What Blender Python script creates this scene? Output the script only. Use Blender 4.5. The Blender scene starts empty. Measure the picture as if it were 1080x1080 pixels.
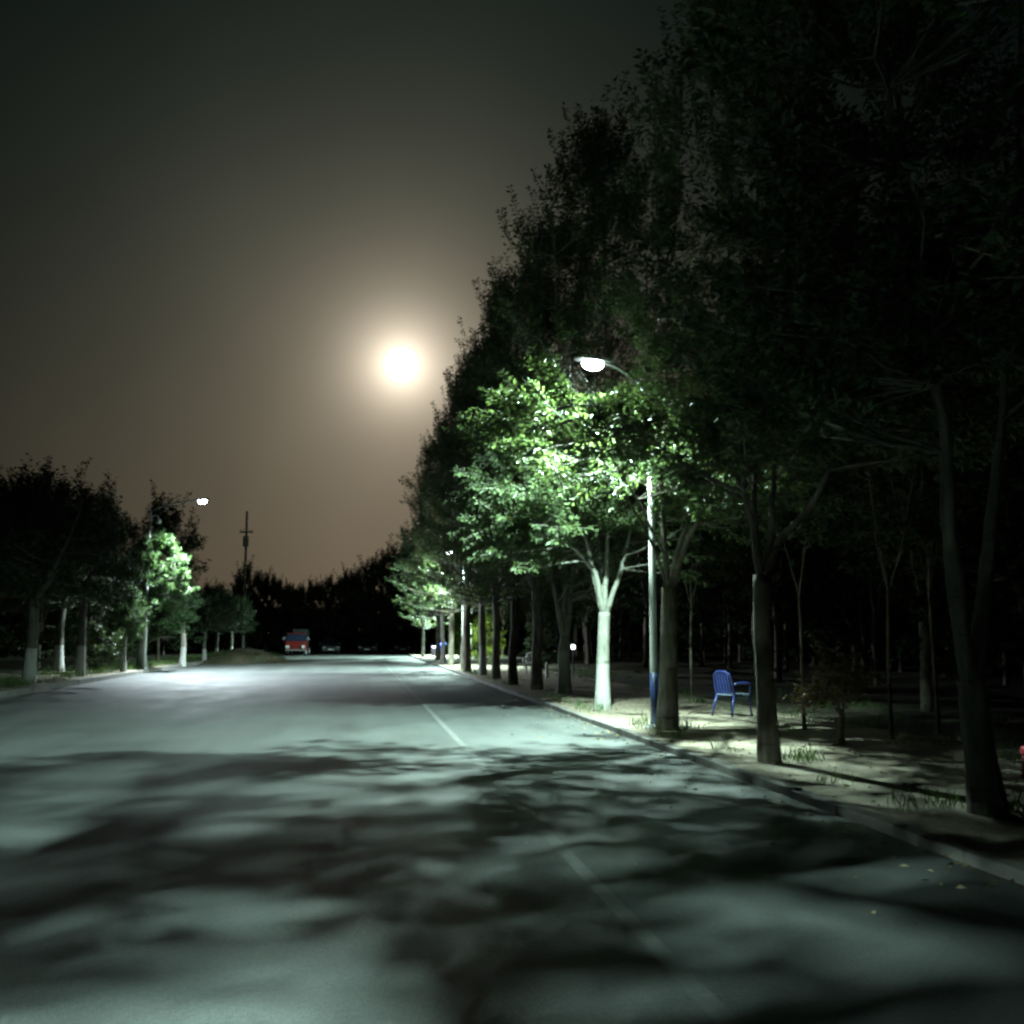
import bpy, bmesh, math, random
import numpy as np
from mathutils import Vector, Matrix

R = math.radians
scene = bpy.context.scene
COL = scene.collection

# ------------------------------------------------------------------ camera
cam_d = bpy.data.cameras.new('camera')
cam = bpy.data.objects.new('camera', cam_d)
COL.objects.link(cam)
cam_d.sensor_fit = 'HORIZONTAL'
cam_d.sensor_width = 36.0
cam_d.lens = 36.0
cam_d.clip_end = 9000
CAM = Vector((0, 0, 1.6))
YAW, PITCH = math.atan(160 / 1080), math.atan(132 / 1080)
fwd = Vector((math.sin(YAW) * math.cos(PITCH), math.cos(YAW) * math.cos(PITCH), math.sin(PITCH)))
cam.location = CAM
cam.rotation_euler = fwd.to_track_quat('-Z', 'Y').to_euler()
scene.camera = cam

# ------------------------------------------------------------------ view / sampling
vs = scene.view_settings
vs.view_transform = 'Standard'
vs.look = 'None'
vs.exposure = 0.0
vs.gamma = 1.0
scene.cycles.max_bounces = 4
scene.cycles.diffuse_bounces = 1
scene.cycles.glossy_bounces = 1
scene.cycles.transmission_bounces = 2
scene.cycles.transparent_max_bounces = 8
scene.cycles.use_denoising = True
scene.cycles.filter_width = 2.5
scene.cycles.sample_clamp_indirect = 4.0

# ------------------------------------------------------------------ night sky with the moon's halo
MOON_EL, MOON_AZ = R(15.05), R(2.09)
MOON_DIR = Vector((math.sin(MOON_AZ) * math.cos(MOON_EL), math.cos(MOON_AZ) * math.cos(MOON_EL), math.sin(MOON_EL)))
world = bpy.data.worlds.new('World')
scene.world = world
world.use_nodes = True
nt = world.node_tree
nt.nodes.clear()


def wn(t, **kw):
    n = nt.nodes.new(t)
    for k, v in kw.items():
        setattr(n, k, v)
    return n


def wmath(op, a, b=None):
    n = wn('ShaderNodeMath', operation=op)
    for i, s in enumerate((a, b)):
        if s is None:
            continue
        if isinstance(s, (int, float)):
            n.inputs[i].default_value = s
        else:
            nt.links.new(s, n.inputs[i])
    return n.outputs[0]


def wmix(op, a, b, fac=1.0):
    n = wn('ShaderNodeMix', data_type='RGBA', blend_type=op)
    for s, sock in ((fac, n.inputs[0]), (a, n.inputs[6]), (b, n.inputs[7])):
        if isinstance(s, (int, float)):
            sock.default_value = s
        elif isinstance(s, tuple):
            sock.default_value = (*s, 1)
        else:
            nt.links.new(s, sock)
    return n.outputs[2]


sky = wn('ShaderNodeTexSky', sky_type='NISHITA')
sky.sun_disc = False
sky.sun_elevation = MOON_EL
sky.sun_rotation = MOON_AZ
sky.dust_density = 6.0
sky.air_density = 1.4
tc = wn('ShaderNodeTexCoord')
dotn = wn('ShaderNodeVectorMath', operation='DOT_PRODUCT')
nrm = wn('ShaderNodeVectorMath', operation='NORMALIZE')
nt.links.new(tc.outputs['Generated'], nrm.inputs[0])
nt.links.new(nrm.outputs[0], dotn.inputs[0])
dotn.inputs[1].default_value = MOON_DIR
ang = wmath('MULTIPLY', wmath('ARCCOSINE', wmath('MINIMUM', dotn.outputs['Value'], 1.0)), 180 / math.pi)
sep = wn('ShaderNodeSeparateXYZ')
nt.links.new(nrm.outputs[0], sep.inputs[0])
elev = sep.outputs['Z']


def efall(w):
    return wmath('POWER', math.e, wmath('MULTIPLY', ang, -1.0 / w))


def scaled(colour, fac):
    return wmix('MULTIPLY', colour, fac)


# thin moonlit smog: slow uneven density
nz = wn('ShaderNodeTexNoise')
nz.inputs['Scale'].default_value = 3.0
nz.inputs['Detail'].default_value = 3.0
nt.links.new(nrm.outputs[0], nz.inputs['Vector'])
smog = wmath('ADD', wmath('MULTIPLY', nz.outputs[0], 0.6), 0.70)
lowf = wmath('POWER', math.e, wmath('MULTIPLY', wmath('MAXIMUM', elev, 0.0), -6.0))   # thicker towards the horizon
near = scaled((3.0, 2.6, 2.05), efall(1.15))
mid = scaled((0.35, 0.268, 0.194), efall(5.0))
wide = wmix('ADD', scaled((0.026, 0.062, 0.054), efall(11.5)), scaled(scaled((0.66, 0.44, 0.27), lowf), efall(9.5)))
halo = wmix('ADD', wmix('ADD', near, mid), wide)
base = wmix('MULTIPLY', sky.outputs[0], (0.00004, 0.00011, 0.00011))
tot = wmix('MULTIPLY', wmix('ADD', base, halo), smog)
bg = wn('ShaderNodeBackground')
bg.inputs['Strength'].default_value = 0.85
nt.links.new(tot, bg.inputs['Color'])
wo = wn('ShaderNodeOutputWorld')
nt.links.new(bg.outputs[0], wo.inputs['Surface'])

# ------------------------------------------------------------------ moonlight
sun_d = bpy.data.lights.new('moonlight', 'SUN')
sun_d.energy = 0.02
sun_d.angle = R(0.5)
sun_d.color = (1.0, 0.88, 0.70)
sun = bpy.data.objects.new('moonlight', sun_d)
COL.objects.link(sun)
sd = Vector((math.sin(MOON_AZ) * math.cos(R(11)), math.cos(MOON_AZ) * math.cos(R(11)), math.sin(R(11))))
sun.rotation_euler = (-sd).to_track_quat('-Z', 'Y').to_euler()


# ================================================================== materials
def mat(name):
    m = bpy.data.materials.new(name)
    m.use_nodes = True
    n = m.node_tree
    return m, n, n.nodes['Principled BSDF']


def node(n, t, **kw):
    x = n.nodes.new(t)
    for k, v in kw.items():
        if k.startswith('i_'):
            x.inputs[k[2:].replace('_', ' ')].default_value = v
        else:
            setattr(x, k, v)
    return x


def ramp(n, fac, stops):
    r = n.nodes.new('ShaderNodeValToRGB')
    e = r.color_ramp.elements
    while len(e) < len(stops):
        e.new(0.5)
    for i, (p, c) in enumerate(stops):
        e[i].position = p
        e[i].color = (*c, 1) if isinstance(c, tuple) else (c, c, c, 1)
    n.links.new(fac, r.inputs[0])
    return r.outputs[0]


def mixc(n, op, a, b, fac=1.0):
    x = n.nodes.new('ShaderNodeMix')
    x.data_type = 'RGBA'
    x.blend_type = op
    for s, sock in ((fac, x.inputs[0]), (a, x.inputs[6]), (b, x.inputs[7])):
        if isinstance(s, (int, float)):
            sock.default_value = s
        elif isinstance(s, tuple):
            sock.default_value = (*s, 1)
        else:
            n.links.new(s, sock)
    return x.outputs[2]


def mth(n, op, a, b=None):
    x = n.nodes.new('ShaderNodeMath')
    x.operation = op
    for i, s in enumerate((a, b)):
        if s is None:
            continue
        if isinstance(s, (int, float)):
            x.inputs[i].default_value = s
        else:
            n.links.new(s, x.inputs[i])
    return x.outputs[0]


def noise(n, scale, detail=4, rough=0.55, coord=None, vecscale=None):
    x = n.nodes.new('ShaderNodeTexNoise')
    x.inputs['Scale'].default_value = scale
    x.inputs['Detail'].default_value = detail
    x.inputs['Roughness'].default_value = rough
    t = coord or n.nodes.new('ShaderNodeTexCoord').outputs['Object']
    if vecscale:
        mp = n.nodes.new('ShaderNodeMapping')
        mp.inputs['Scale'].default_value = vecscale
        n.links.new(t, mp.inputs[0])
        t = mp.outputs[0]
    n.links.new(t, x.inputs['Vector'])
    return x.outputs[0]


def bump(n, p, h, strength=0.4, dist=0.01):
    b = n.nodes.new('ShaderNodeBump')
    b.inputs['Strength'].default_value = strength
    b.inputs['Distance'].default_value = dist
    n.links.new(h, b.inputs['Height'])
    n.links.new(b.outputs[0], p.inputs['Normal'])


def simple(name, col, rough=0.5, metal=0.0, var=0.15, scale=8.0):
    m, n, p = mat(name)
    f = noise(n, scale, 5)
    lo = tuple(c * (1 - var) for c in col)
    hi = tuple(min(1, c * (1 + var)) for c in col)
    n.links.new(ramp(n, f, [(0.3, lo), (0.7, hi)]), p.inputs['Base Color'])
    p.inputs['Roughness'].default_value = rough
    p.inputs['Metallic'].default_value = metal
    return m


def asphalt():
    m, n, p = mat('asphalt')
    tco = n.nodes.new('ShaderNodeTexCoord').outputs['Object']
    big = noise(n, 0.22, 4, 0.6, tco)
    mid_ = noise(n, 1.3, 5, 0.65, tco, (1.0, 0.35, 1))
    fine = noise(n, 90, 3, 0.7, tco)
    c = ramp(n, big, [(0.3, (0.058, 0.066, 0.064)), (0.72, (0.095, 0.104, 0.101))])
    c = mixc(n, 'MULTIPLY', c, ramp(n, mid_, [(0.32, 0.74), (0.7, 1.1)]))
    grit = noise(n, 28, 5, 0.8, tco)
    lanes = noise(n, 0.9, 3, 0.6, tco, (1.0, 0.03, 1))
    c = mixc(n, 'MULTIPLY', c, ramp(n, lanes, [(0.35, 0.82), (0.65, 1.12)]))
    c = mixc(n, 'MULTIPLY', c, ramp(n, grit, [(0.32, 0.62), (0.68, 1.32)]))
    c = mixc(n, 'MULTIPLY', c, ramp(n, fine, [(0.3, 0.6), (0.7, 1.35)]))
    v = n.nodes.new('ShaderNodeTexVoronoi')
    v.feature = 'DISTANCE_TO_EDGE'
    v.inputs['Scale'].default_value = 0.32
    wv = n.nodes.new('ShaderNodeVectorMath')
    wv.operation = 'ADD'
    n.links.new(tco, wv.inputs[0])
    nn = n.nodes.new('ShaderNodeTexNoise')
    nn.inputs['Scale'].default_value = 1.1
    nn.inputs['Detail'].default_value = 5
    n.links.new(tco, nn.inputs['Vector'])
    n.links.new(nn.outputs[1], wv.inputs[1])
    n.links.new(wv.outputs[0], v.inputs['Vector'])
    c = mixc(n, 'MULTIPLY', c, ramp(n, v.outputs[0], [(0.0, 0.86), (0.006, 1.0)]))
    n.links.new(c, p.inputs['Base Color'])
    n.links.new(ramp(n, mid_, [(0.3, 0.55), (0.7, 0.74)]), p.inputs['Roughness'])
    p.inputs['Specular IOR Level'].default_value = 0.45
    bump(n, p, mth(n, 'ADD', fine, grit), 0.8, 0.008)
    return m, c


M = {}
M['asphalt'], _ = asphalt()


def road_paint():
    m, n, p = mat('worn_road_paint')
    tco = n.nodes.new('ShaderNodeTexCoord').outputs['Object']
    a = noise(n, 5.0, 6, 0.7, tco)
    b = noise(n, 22, 4, 0.7, tco)
    w = mth(n, 'ADD', mth(n, 'MULTIPLY', a, 0.7), mth(n, 'MULTIPLY', b, 0.5))
    f = ramp(n, w, [(0.50, 0.0), (0.80, 1.0)])
    n.links.new(mixc(n, 'MIX', (0.075, 0.082, 0.08), (0.135, 0.14, 0.134), f), p.inputs['Base Color'])
    p.inputs['Roughness'].default_value = 0.7
    bump(n, p, b, 0.4, 0.004)
    return m


M['paint_line'] = road_paint()


def soil(name, a, b, c, green=None):
    m, n, p = mat(name)
    tco = n.nodes.new('ShaderNodeTexCoord').outputs['Object']
    f1 = noise(n, 0.55, 6, 0.65, tco)
    f2 = noise(n, 7, 6, 0.7, tco)
    f3 = noise(n, 60, 3, 0.7, tco)
    col = ramp(n, f1, [(0.32, a), (0.5, b), (0.7, c)])
    col = mixc(n, 'MULTIPLY', col, ramp(n, f2, [(0.3, 0.6), (0.7, 1.2)]))
    col = mixc(n, 'MULTIPLY', col, ramp(n, f3, [(0.3, 0.7), (0.7, 1.2)]))
    n.links.new(col, p.inputs['Base Color'])
    p.inputs['Roughness'].default_value = 0.9
    p.inputs['Specular IOR Level'].default_value = 0.2
    bump(n, p, mth(n, 'ADD', f2, mth(n, 'MULTIPLY', f3, 0.4)), 0.8, 0.03)
    return m


M['verge'] = soil('dusty_verge', (0.17, 0.15, 0.115), (0.235, 0.205, 0.155), (0.29, 0.255, 0.195))
M['soil'] = soil('dark_soil', (0.045, 0.05, 0.03), (0.07, 0.065, 0.045), (0.10, 0.09, 0.06))
M['mound'] = soil('mound_soil', (0.06, 0.07, 0.035), (0.11, 0.10, 0.06), (0.16, 0.14, 0.09))
M['kerb'] = simple('kerb_concrete', (0.13, 0.125, 0.115), 0.85, var=0.3, scale=5)


def bark(name, cols, white_to=None):
    m, n, p = mat(name)
    tco = n.nodes.new('ShaderNodeTexCoord').outputs['Object']
    f = noise(n, 9, 6, 0.7, tco, (1, 1, 0.22))
    f2 = noise(n, 2.2, 3, 0.6, tco)
    ring = noise(n, 3.0, 4, 0.6, tco, (0.4, 0.4, 2.2))
    c = ramp(n, f, [(0.28, cols[0]), (0.5, cols[1]), (0.72, cols[2])])
    c = mixc(n, 'MULTIPLY', c, ramp(n, f2, [(0.3, 0.75), (0.7, 1.15)]))
    c = mixc(n, 'MULTIPLY', c, ramp(n, ring, [(0.34, 0.45), (0.42, 1.0)]))
    if white_to is not None:
        s = n.nodes.new('ShaderNodeSeparateXYZ')
        n.links.new(tco, s.inputs[0])
        z = mth(n, 'ADD', s.outputs['Z'], mth(n, 'MULTIPLY', f2, 0.18))
        k = ramp(n, mth(n, 'MULTIPLY', z, 0.25), [((white_to + 0.07) * 0.25, 1.0), ((white_to + 0.11) * 0.25, 0.0)])
        wk = 0.5 if 'worn' in name else 0.52
        worn = ramp(n, mth(n, 'ADD', mth(n, 'MULTIPLY', f, 0.7), mth(n, 'MULTIPLY', ring, 0.3)), [(0.30, (0.20 * wk, 0.20 * wk, 0.17 * wk)), (0.45, (0.56 * wk, 0.58 * wk, 0.53 * wk)), (0.8, (0.78 * wk, 0.80 * wk, 0.77 * wk))])
        c = mixc(n, 'MIX', c, worn, k)
    n.links.new(c, p.inputs['Base Color'])
    p.inputs['Roughness'].default_value = 0.85
    p.inputs['Specular IOR Level'].default_value = 0.25
    bump(n, p, f, 0.8, 0.03)
    return m


DARKB = ((0.035, 0.030, 0.022), (0.10, 0.088, 0.066), (0.17, 0.155, 0.125))
PALEB = ((0.10, 0.105, 0.085), (0.21, 0.22, 0.185), (0.28, 0.29, 0.25))
GREYB = ((0.08, 0.08, 0.064), (0.21, 0.205, 0.17), (0.31, 0.30, 0.255))
M['bark_dark'] = bark('dark_bark', DARKB)
M['bark_grey'] = bark('grey_bark', GREYB)
M['bark_dimmed'] = bark('dimmed_grey_bark', ((0.03, 0.031, 0.024), (0.075, 0.075, 0.058), (0.12, 0.117, 0.095)), None)  # grey bark darkened so the nearest tree looks less lit; no whitewash
M['bark_white'] = bark('whitewashed_bark', GREYB, 1.15)
M['bark_worn_dimmed'] = bark('worn_dimmed_whitewashed_bark', ((0.03, 0.03, 0.025), (0.09, 0.09, 0.07), (0.15, 0.15, 0.125)), 1.1)  # patchy whitewash, with colours lowered to stand in for weaker lamplight
M['bark_pale'] = bark('pale_whitewashed_bark', PALEB, 0.95)


def leafmat(name, cols, trans=0.30, rough=0.45):
    m, n, p = mat(name)
    g = n.nodes.new('ShaderNodeNewGeometry')
    oi = n.nodes.new('ShaderNodeObjectInfo')
    r = g.outputs['Random Per Island']
    c = ramp(n, r, [(0.0, cols[0]), (0.55, cols[1]), (1.0, cols[2])])
    hs = n.nodes.new('ShaderNodeHueSaturation')
    n.links.new(c, hs.inputs['Color'])
    n.links.new(mth(n, 'ADD', mth(n, 'MULTIPLY', oi.outputs['Random'], 0.03), 0.485), hs.inputs['Hue'])
    n.links.new(mth(n, 'ADD', mth(n, 'MULTIPLY', oi.outputs['Random'], 0.3), 0.85), hs.inputs['Value'])
    col = hs.outputs[0]
    n.links.new(col, p.inputs['Base Color'])
    p.inputs['Roughness'].default_value = rough
    p.inputs['Specular IOR Level'].default_value = 0.3
    t = n.nodes.new('ShaderNodeBsdfTranslucent')
    n.links.new(mixc(n, 'MULTIPLY', col, (1.3, 1.25, 0.75)), t.inputs['Color'])
    mx = n.nodes.new('ShaderNodeMixShader')
    mx.inputs[0].default_value = trans
    n.links.new(p.outputs[0], mx.inputs[1])
    n.links.new(t.outputs[0], mx.inputs[2])
    n.links.new(mx.outputs[0], n.nodes['Material Output'].inputs['Surface'])
    return m


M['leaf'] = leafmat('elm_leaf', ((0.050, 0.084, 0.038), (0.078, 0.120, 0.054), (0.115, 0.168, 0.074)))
M['leaf_shaded'] = leafmat('shade_darkened_leaf', ((0.014, 0.030, 0.011), (0.022, 0.044, 0.015), (0.034, 0.06, 0.02)), 0.15, 0.6)  # leaf colour darkened to imitate crowns in deep shade
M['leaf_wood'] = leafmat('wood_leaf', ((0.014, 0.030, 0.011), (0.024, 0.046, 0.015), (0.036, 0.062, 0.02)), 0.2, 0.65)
M['leaf_ball'] = leafmat('clipped_tree_leaf', ((0.034, 0.07, 0.028), (0.052, 0.098, 0.038), (0.078, 0.128, 0.05)), 0.25, 0.36)
M['leaf_bush'] = leafmat('bush_leaf', ((0.06, 0.15, 0.02), (0.10, 0.22, 0.025), (0.17, 0.28, 0.03)), 0.4)
M['leaf_yellow'] = leafmat('yellow_bush_leaf', ((0.09, 0.14, 0.02), (0.13, 0.18, 0.025), (0.17, 0.21, 0.03)), 0.4)
M['leaf_brown'] = leafmat('brown_leaf', ((0.06, 0.042, 0.024), (0.10, 0.07, 0.04), (0.13, 0.095, 0.055)), 0.3)
M['dead_leaf'] = leafmat('dead_leaf', ((0.12, 0.085, 0.04), (0.20, 0.16, 0.08), (0.30, 0.25, 0.14)), 0.1, 0.8)
M['grass'] = leafmat('verge_grass', ((0.03, 0.07, 0.02), (0.05, 0.10, 0.025), (0.09, 0.13, 0.04)), 0.3, 0.6)
M['galv'] = simple('galvanised_steel', (0.52, 0.54, 0.53), 0.42, 0.55, 0.12, 14)
M['polewhite'] = simple('weathered_white_enamel', (0.44, 0.46, 0.43), 0.45, 0.0, 0.10, 14)
M['blue'] = simple('blue_enamel_paint', (0.014, 0.032, 0.11), 0.45, 0.0, 0.15, 10)
M['blueplastic'] = simple('blue_plastic', (0.012, 0.026, 0.13), 0.38, 0.0, 0.08, 6)
M['bluehighlight'] = simple('highlight_blue_plastic', (0.11, 0.15, 0.20), 0.45, 0.0, 0.12, 6)  # paler blue imitates highlights on the chair seat
M['redplastic'] = simple('red_plastic', (0.50, 0.02, 0.035), 0.38, 0.0, 0.08, 6)
M['whiteplastic'] = simple('white_plastic', (0.72, 0.73, 0.70), 0.42, 0.0, 0.08, 6)
M['greydark'] = simple('dark_grey_casting', (0.10, 0.105, 0.11), 0.5, 0.3, 0.1, 10)
M['rubber'] = simple('tyre_rubber', (0.018, 0.018, 0.019), 0.75, 0, 0.2, 20)
M['carred'] = simple('red_car_paint', (0.09, 0.010, 0.008), 0.3, 0.1, 0.1, 3)
M['cardark'] = simple('dark_car_paint', (0.025, 0.028, 0.032), 0.28, 0.3, 0.1, 3)
M['carsilver'] = simple('grey_car_paint', (0.09, 0.095, 0.10), 0.32, 0.5, 0.06, 3)
M['carglass'] = simple('dark_car_glass', (0.012, 0.016, 0.03), 0.08, 0.0, 0.1, 3)
M['lens'] = simple('headlamp_reflector', (0.3, 0.31, 0.31), 0.15, 0.0, 0.04, 20)
M['binblue'] = simple('blue_bin_plastic', (0.035, 0.07, 0.55), 0.4, 0, 0.08, 6)
M['lilac'] = simple('faded_lilac_plastic', (0.42, 0.38, 0.60), 0.5, 0, 0.08, 6)
M['wood'] = simple('weathered_wood', (0.12, 0.10, 0.075), 0.8, 0, 0.3, 6)
M['ceramic'] = simple('brown_ceramic', (0.14, 0.05, 0.03), 0.3, 0, 0.1, 8)
M['steelpole'] = simple('weathered_concrete_pole', (0.20, 0.20, 0.185), 0.85, 0, 0.2, 3)


def emit(name, col, s):
    m = bpy.data.materials.new(name)
    m.use_nodes = True
    n = m.node_tree
    n.nodes.clear()
    e = n.nodes.new('ShaderNodeEmission')
    e.inputs[0].default_value = (*col, 1)
    e.inputs[1].default_value = s
    o = n.nodes.new('ShaderNodeOutputMaterial')
    n.links.new(e.outputs[0], o.inputs[0])
    return m


M['led_right'] = emit('cool_white_led', (0.86, 1.0, 0.98), 60)
M['led_left'] = emit('bluish_white_led', (0.80, 0.92, 1.0), 60)
M['led_small'] = emit('small_white_led', (0.85, 1.0, 1.0), 6)


def moonmat():
    m = emit('moon_surface', (1.0, 0.93, 0.80), 9)
    n = m.node_tree
    e = [x for x in n.nodes if x.type == 'EMISSION'][0]
    f = noise(n, 0.02, 3)
    n.links.new(ramp(n, f, [(0.35, (0.75, 0.68, 0.56)), (0.6, (1.0, 0.93, 0.80))]), e.inputs[0])
    return m


M['moon'] = moonmat()


# ================================================================== helpers
def link_mesh(name, verts, faces, material, parent=None, smooth=False, loc=None):
    me = bpy.data.meshes.new(name)
    if isinstance(verts, np.ndarray):
        nv, nf, k = len(verts), len(faces), faces.shape[1]
        me.vertices.add(nv)
        me.vertices.foreach_set('co', verts.astype(np.float32).ravel())
        me.loops.add(nf * k)
        me.loops.foreach_set('vertex_index', faces.astype(np.int32).ravel())
        me.polygons.add(nf)
        me.polygons.foreach_set('loop_start', np.arange(0, nf * k, k, dtype=np.int32))
        me.update(calc_edges=True)
        me.validate()
    else:
        me.from_pydata(verts, [], faces)
    if smooth:
        me.polygons.foreach_set('use_smooth', [True] * len(me.polygons))
    me.materials.append(material)
    o = bpy.data.objects.new(name, me)
    COL.objects.link(o)
    if parent:
        o.parent = parent
    if loc:
        o.location = loc
    return o


class MB:
    """collects shapes, then links them as one mesh object"""

    def __init__(self):
        self.v, self.f = [], []

    def add(self, vs_, fs):
        k = len(self.v)
        self.v += [tuple(v) for v in vs_]
        self.f += [tuple(i + k for i in f) for f in fs]
        return self

    def box(self, x0, x1, y0, y1, z0, z1, bev=0.0, mtx=None):
        bm = bmesh.new()
        bmesh.ops.create_cube(bm, size=1.0)
        bmesh.ops.transform(bm, verts=bm.verts, matrix=Matrix.Translation(((x0 + x1) / 2, (y0 + y1) / 2, (z0 + z1) / 2)) @ Matrix.Diagonal((x1 - x0, y1 - y0, z1 - z0, 1)))
        if bev:
            bmesh.ops.bevel(bm, geom=bm.edges[:], offset=bev, segments=2, affect='EDGES', profile=0.6)
        if mtx:
            bmesh.ops.transform(bm, verts=bm.verts, matrix=mtx)
        return self.bm(bm)

    def bm(self, bm):
        bm.verts.index_update()
        self.add([v.co.copy() for v in bm.verts], [[v.index for v in f.verts] for f in bm.faces])
        bm.free()
        return self

    def tube(self, pts, rad, sides=8, caps=True):
        pts = [Vector(p) for p in pts]
        n = len(pts)
        if isinstance(rad, (int, float)):
            rad = [rad] * n
        vs_, fs = [], []
        prev = None
        for i, p in enumerate(pts):
            t = (pts[min(i + 1, n - 1)] - pts[max(i - 1, 0)]).normalized()
            if prev is None:
                a = t.orthogonal().normalized()
            else:
                a = (prev - t * prev.dot(t)).normalized()
            prev = a
            b = t.cross(a)
            for j in range(sides):
                q = 2 * math.pi * j / sides
                vs_.append(p + (a * math.cos(q) + b * math.sin(q)) * rad[i])
        for i in range(n - 1):
            for j in range(sides):
                fs.append((i * sides + j, i * sides + (j + 1) % sides, (i + 1) * sides + (j + 1) % sides, (i + 1) * sides + j))
        if caps:
            fs.append(tuple(range(sides - 1, -1, -1)))
            fs.append(tuple((n - 1) * sides + j for j in range(sides)))
        return self.add(vs_, fs)

    def lathe(self, prof, sides=16, c=(0, 0, 0)):
        vs_, fs = [], []
        for r, z in prof:
            for j in range(sides):
                q = 2 * math.pi * j / sides
                vs_.append((c[0] + r * math.cos(q), c[1] + r * math.sin(q), c[2] + z))
        for i in range(len(prof) - 1):
            for j in range(sides):
                fs.append((i * sides + j, i * sides + (j + 1) % sides, (i + 1) * sides + (j + 1) % sides, (i + 1) * sides + j))
        fs.append(tuple(range(sides - 1, -1, -1)))
        fs.append(tuple((len(prof) - 1) * sides + j for j in range(sides)))
        return self.add(vs_, fs)

    def prism(self, prof, x0, x1, bev=0.0, axis='x'):
        """profile of (y, z) points pushed along x"""
        bm = bmesh.new()
        a = [bm.verts.new((x0, y, z)) for y, z in prof]
        b = [bm.verts.new((x1, y, z)) for y, z in prof]
        n = len(prof)
        bm.faces.new(a)
        bm.faces.new(b[::-1])
        for i in range(n):
            bm.faces.new((a[(i + 1) % n], a[i], b[i], b[(i + 1) % n]))
        bmesh.ops.recalc_face_normals(bm, faces=bm.faces)
        if bev:
            bmesh.ops.bevel(bm, geom=bm.edges[:], offset=bev, segments=2, affect='EDGES', profile=0.6)
        return self.bm(bm)

    def build(self, name, material, parent=None, smooth=False):
        return link_mesh(name, self.v, self.f, material, parent, smooth)


def tag(o, label=None, cat=None, group=None, kind=None):
    if label:
        o['label'] = label
    if cat:
        o['category'] = cat
    if group:
        o['group'] = group
    if kind:
        o['kind'] = kind
    return o


def thing(name, label, cat, loc, rotz=0.0, group=None):
    o = bpy.data.objects.new(name, None)
    o.empty_display_size = 0.3
    COL.objects.link(o)
    o.location = loc
    o.rotation_euler = (0, 0, rotz)
    return tag(o, label, cat, group)


def copy_tree(root, loc, rotz=0.0, scale=1.0, label=None, group=None, mats=None):
    r = root.copy()
    COL.objects.link(r)
    r.location = loc
    r.rotation_euler = (0, 0, rotz)
    r.scale = (scale, scale, scale) if isinstance(scale, (int, float)) else scale
    if label:
        r['label'] = label
    if group:
        r['group'] = group
    for ch in list(root.children):
        c = ch.copy()
        COL.objects.link(c)
        c.parent = r
        if mats:
            key = ch.name.split('.')[0]
            if key in mats:
                c.material_slots[0].link = 'OBJECT'
                c.material_slots[0].material = mats[key]
        for g in list(ch.children):
            d = g.copy()
            COL.objects.link(d)
            d.parent = c
    return r


# ================================================================== ground, road, kerbs
KR, KL = 4.30, -9.40          # road edges
ZR, ZL = 0.08, 0.15           # height of the verges


def sheet(name, x0, x1, y0, y1, z, m, nx=1, ny=1, amp=0.0, seed=0):
    rng = random.Random(seed)
    vs_, fs = [], []
    for j in range(ny + 1):
        for i in range(nx + 1):
            e = 0 if i in (0, nx) or j in (0, ny) else rng.uniform(-amp, amp)
            vs_.append((x0 + (x1 - x0) * i / nx, y0 + (y1 - y0) * j / ny, z + e))
    for j in range(ny):
        for i in range(nx):
            a = j * (nx + 1) + i
            fs.append((a, a + 1, a + nx + 2, a + nx + 1))
    o = link_mesh(name, vs_, fs, m, smooth=amp > 0)
    tag(o, kind='structure')
    return o


sheet('ground', -3000, 3000, -3000, 3000, -0.03, M['soil'])
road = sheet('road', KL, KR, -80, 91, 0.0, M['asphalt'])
sheet('cross_road', -60, 70, 91, 99, 0.0, M['asphalt'])
lm = MB()
lm.add([(1.50, -80, 0.004), (1.605, -80, 0.004), (1.605, 90.5, 0.004), (1.50, 90.5, 0.004)], [(0, 1, 2, 3)])
tag(lm.build('road_marking', M['paint_line']), kind='structure')


def kerb(name, x0, x1, y0, y1, z):
    k = MB()
    y = y0
    rng = random.Random(5)
    while y < y1:
        dz, dx = rng.uniform(-0.008, 0.006), rng.uniform(-0.008, 0.008)
        k.box(x0 + dx, x1 + dx, y + 0.006, y + 0.994, -0.1, z + dz, 0.012)
        y += 1.0
    tag(k.build(name, M['kerb']), kind='structure')


kerb('kerb', KR, KR + 0.14, -40, 91, ZR + 0.01)
kerb('kerb', KL - 0.14, KL, -20, 91, ZL + 0.01)


def verge(name, x0, x1, y0, y1, z, m, seed):
    nx, ny = max(2, int(abs(x1 - x0) / 0.35)), int((y1 - y0) / 0.5)
    return sheet(name, x0, x1, y0, y1, z, m, nx, ny, 0.012, seed)


verge('verge', KR + 0.14, 8.6, -40, 91, ZR, M['verge'], 1)
verge('verge', -12.0, KL - 0.14, -20, 91, ZL, M['verge'], 2)
sheet('woodland_floor', 8.6, 90, -40, 91, ZR - 0.004, M['soil'], 60, 100, 0.03, 3)
sheet('field', -90, -12.0, -40, 91, ZL - 0.004, M['soil'], 60, 100, 0.04, 4)


# ================================================================== trees
def resample_curve(a, b, bend, n, rng, wob):
    """points from a to b, bowed by bend with a little wander"""
    a, b = Vector(a), Vector(b)
    L = (b - a).length
    out = []
    for i in range(n + 1):
        t = i / n
        p = a.lerp(b, t) + Vector(bend) * (4 * t * (1 - t)) * 0.5
        if 0 < i < n:
            p += Vector((rng.uniform(-1, 1), rng.uniform(-1, 1), rng.uniform(-0.6, 0.6))) * wob * L
        out.append(p)
    return out


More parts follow.
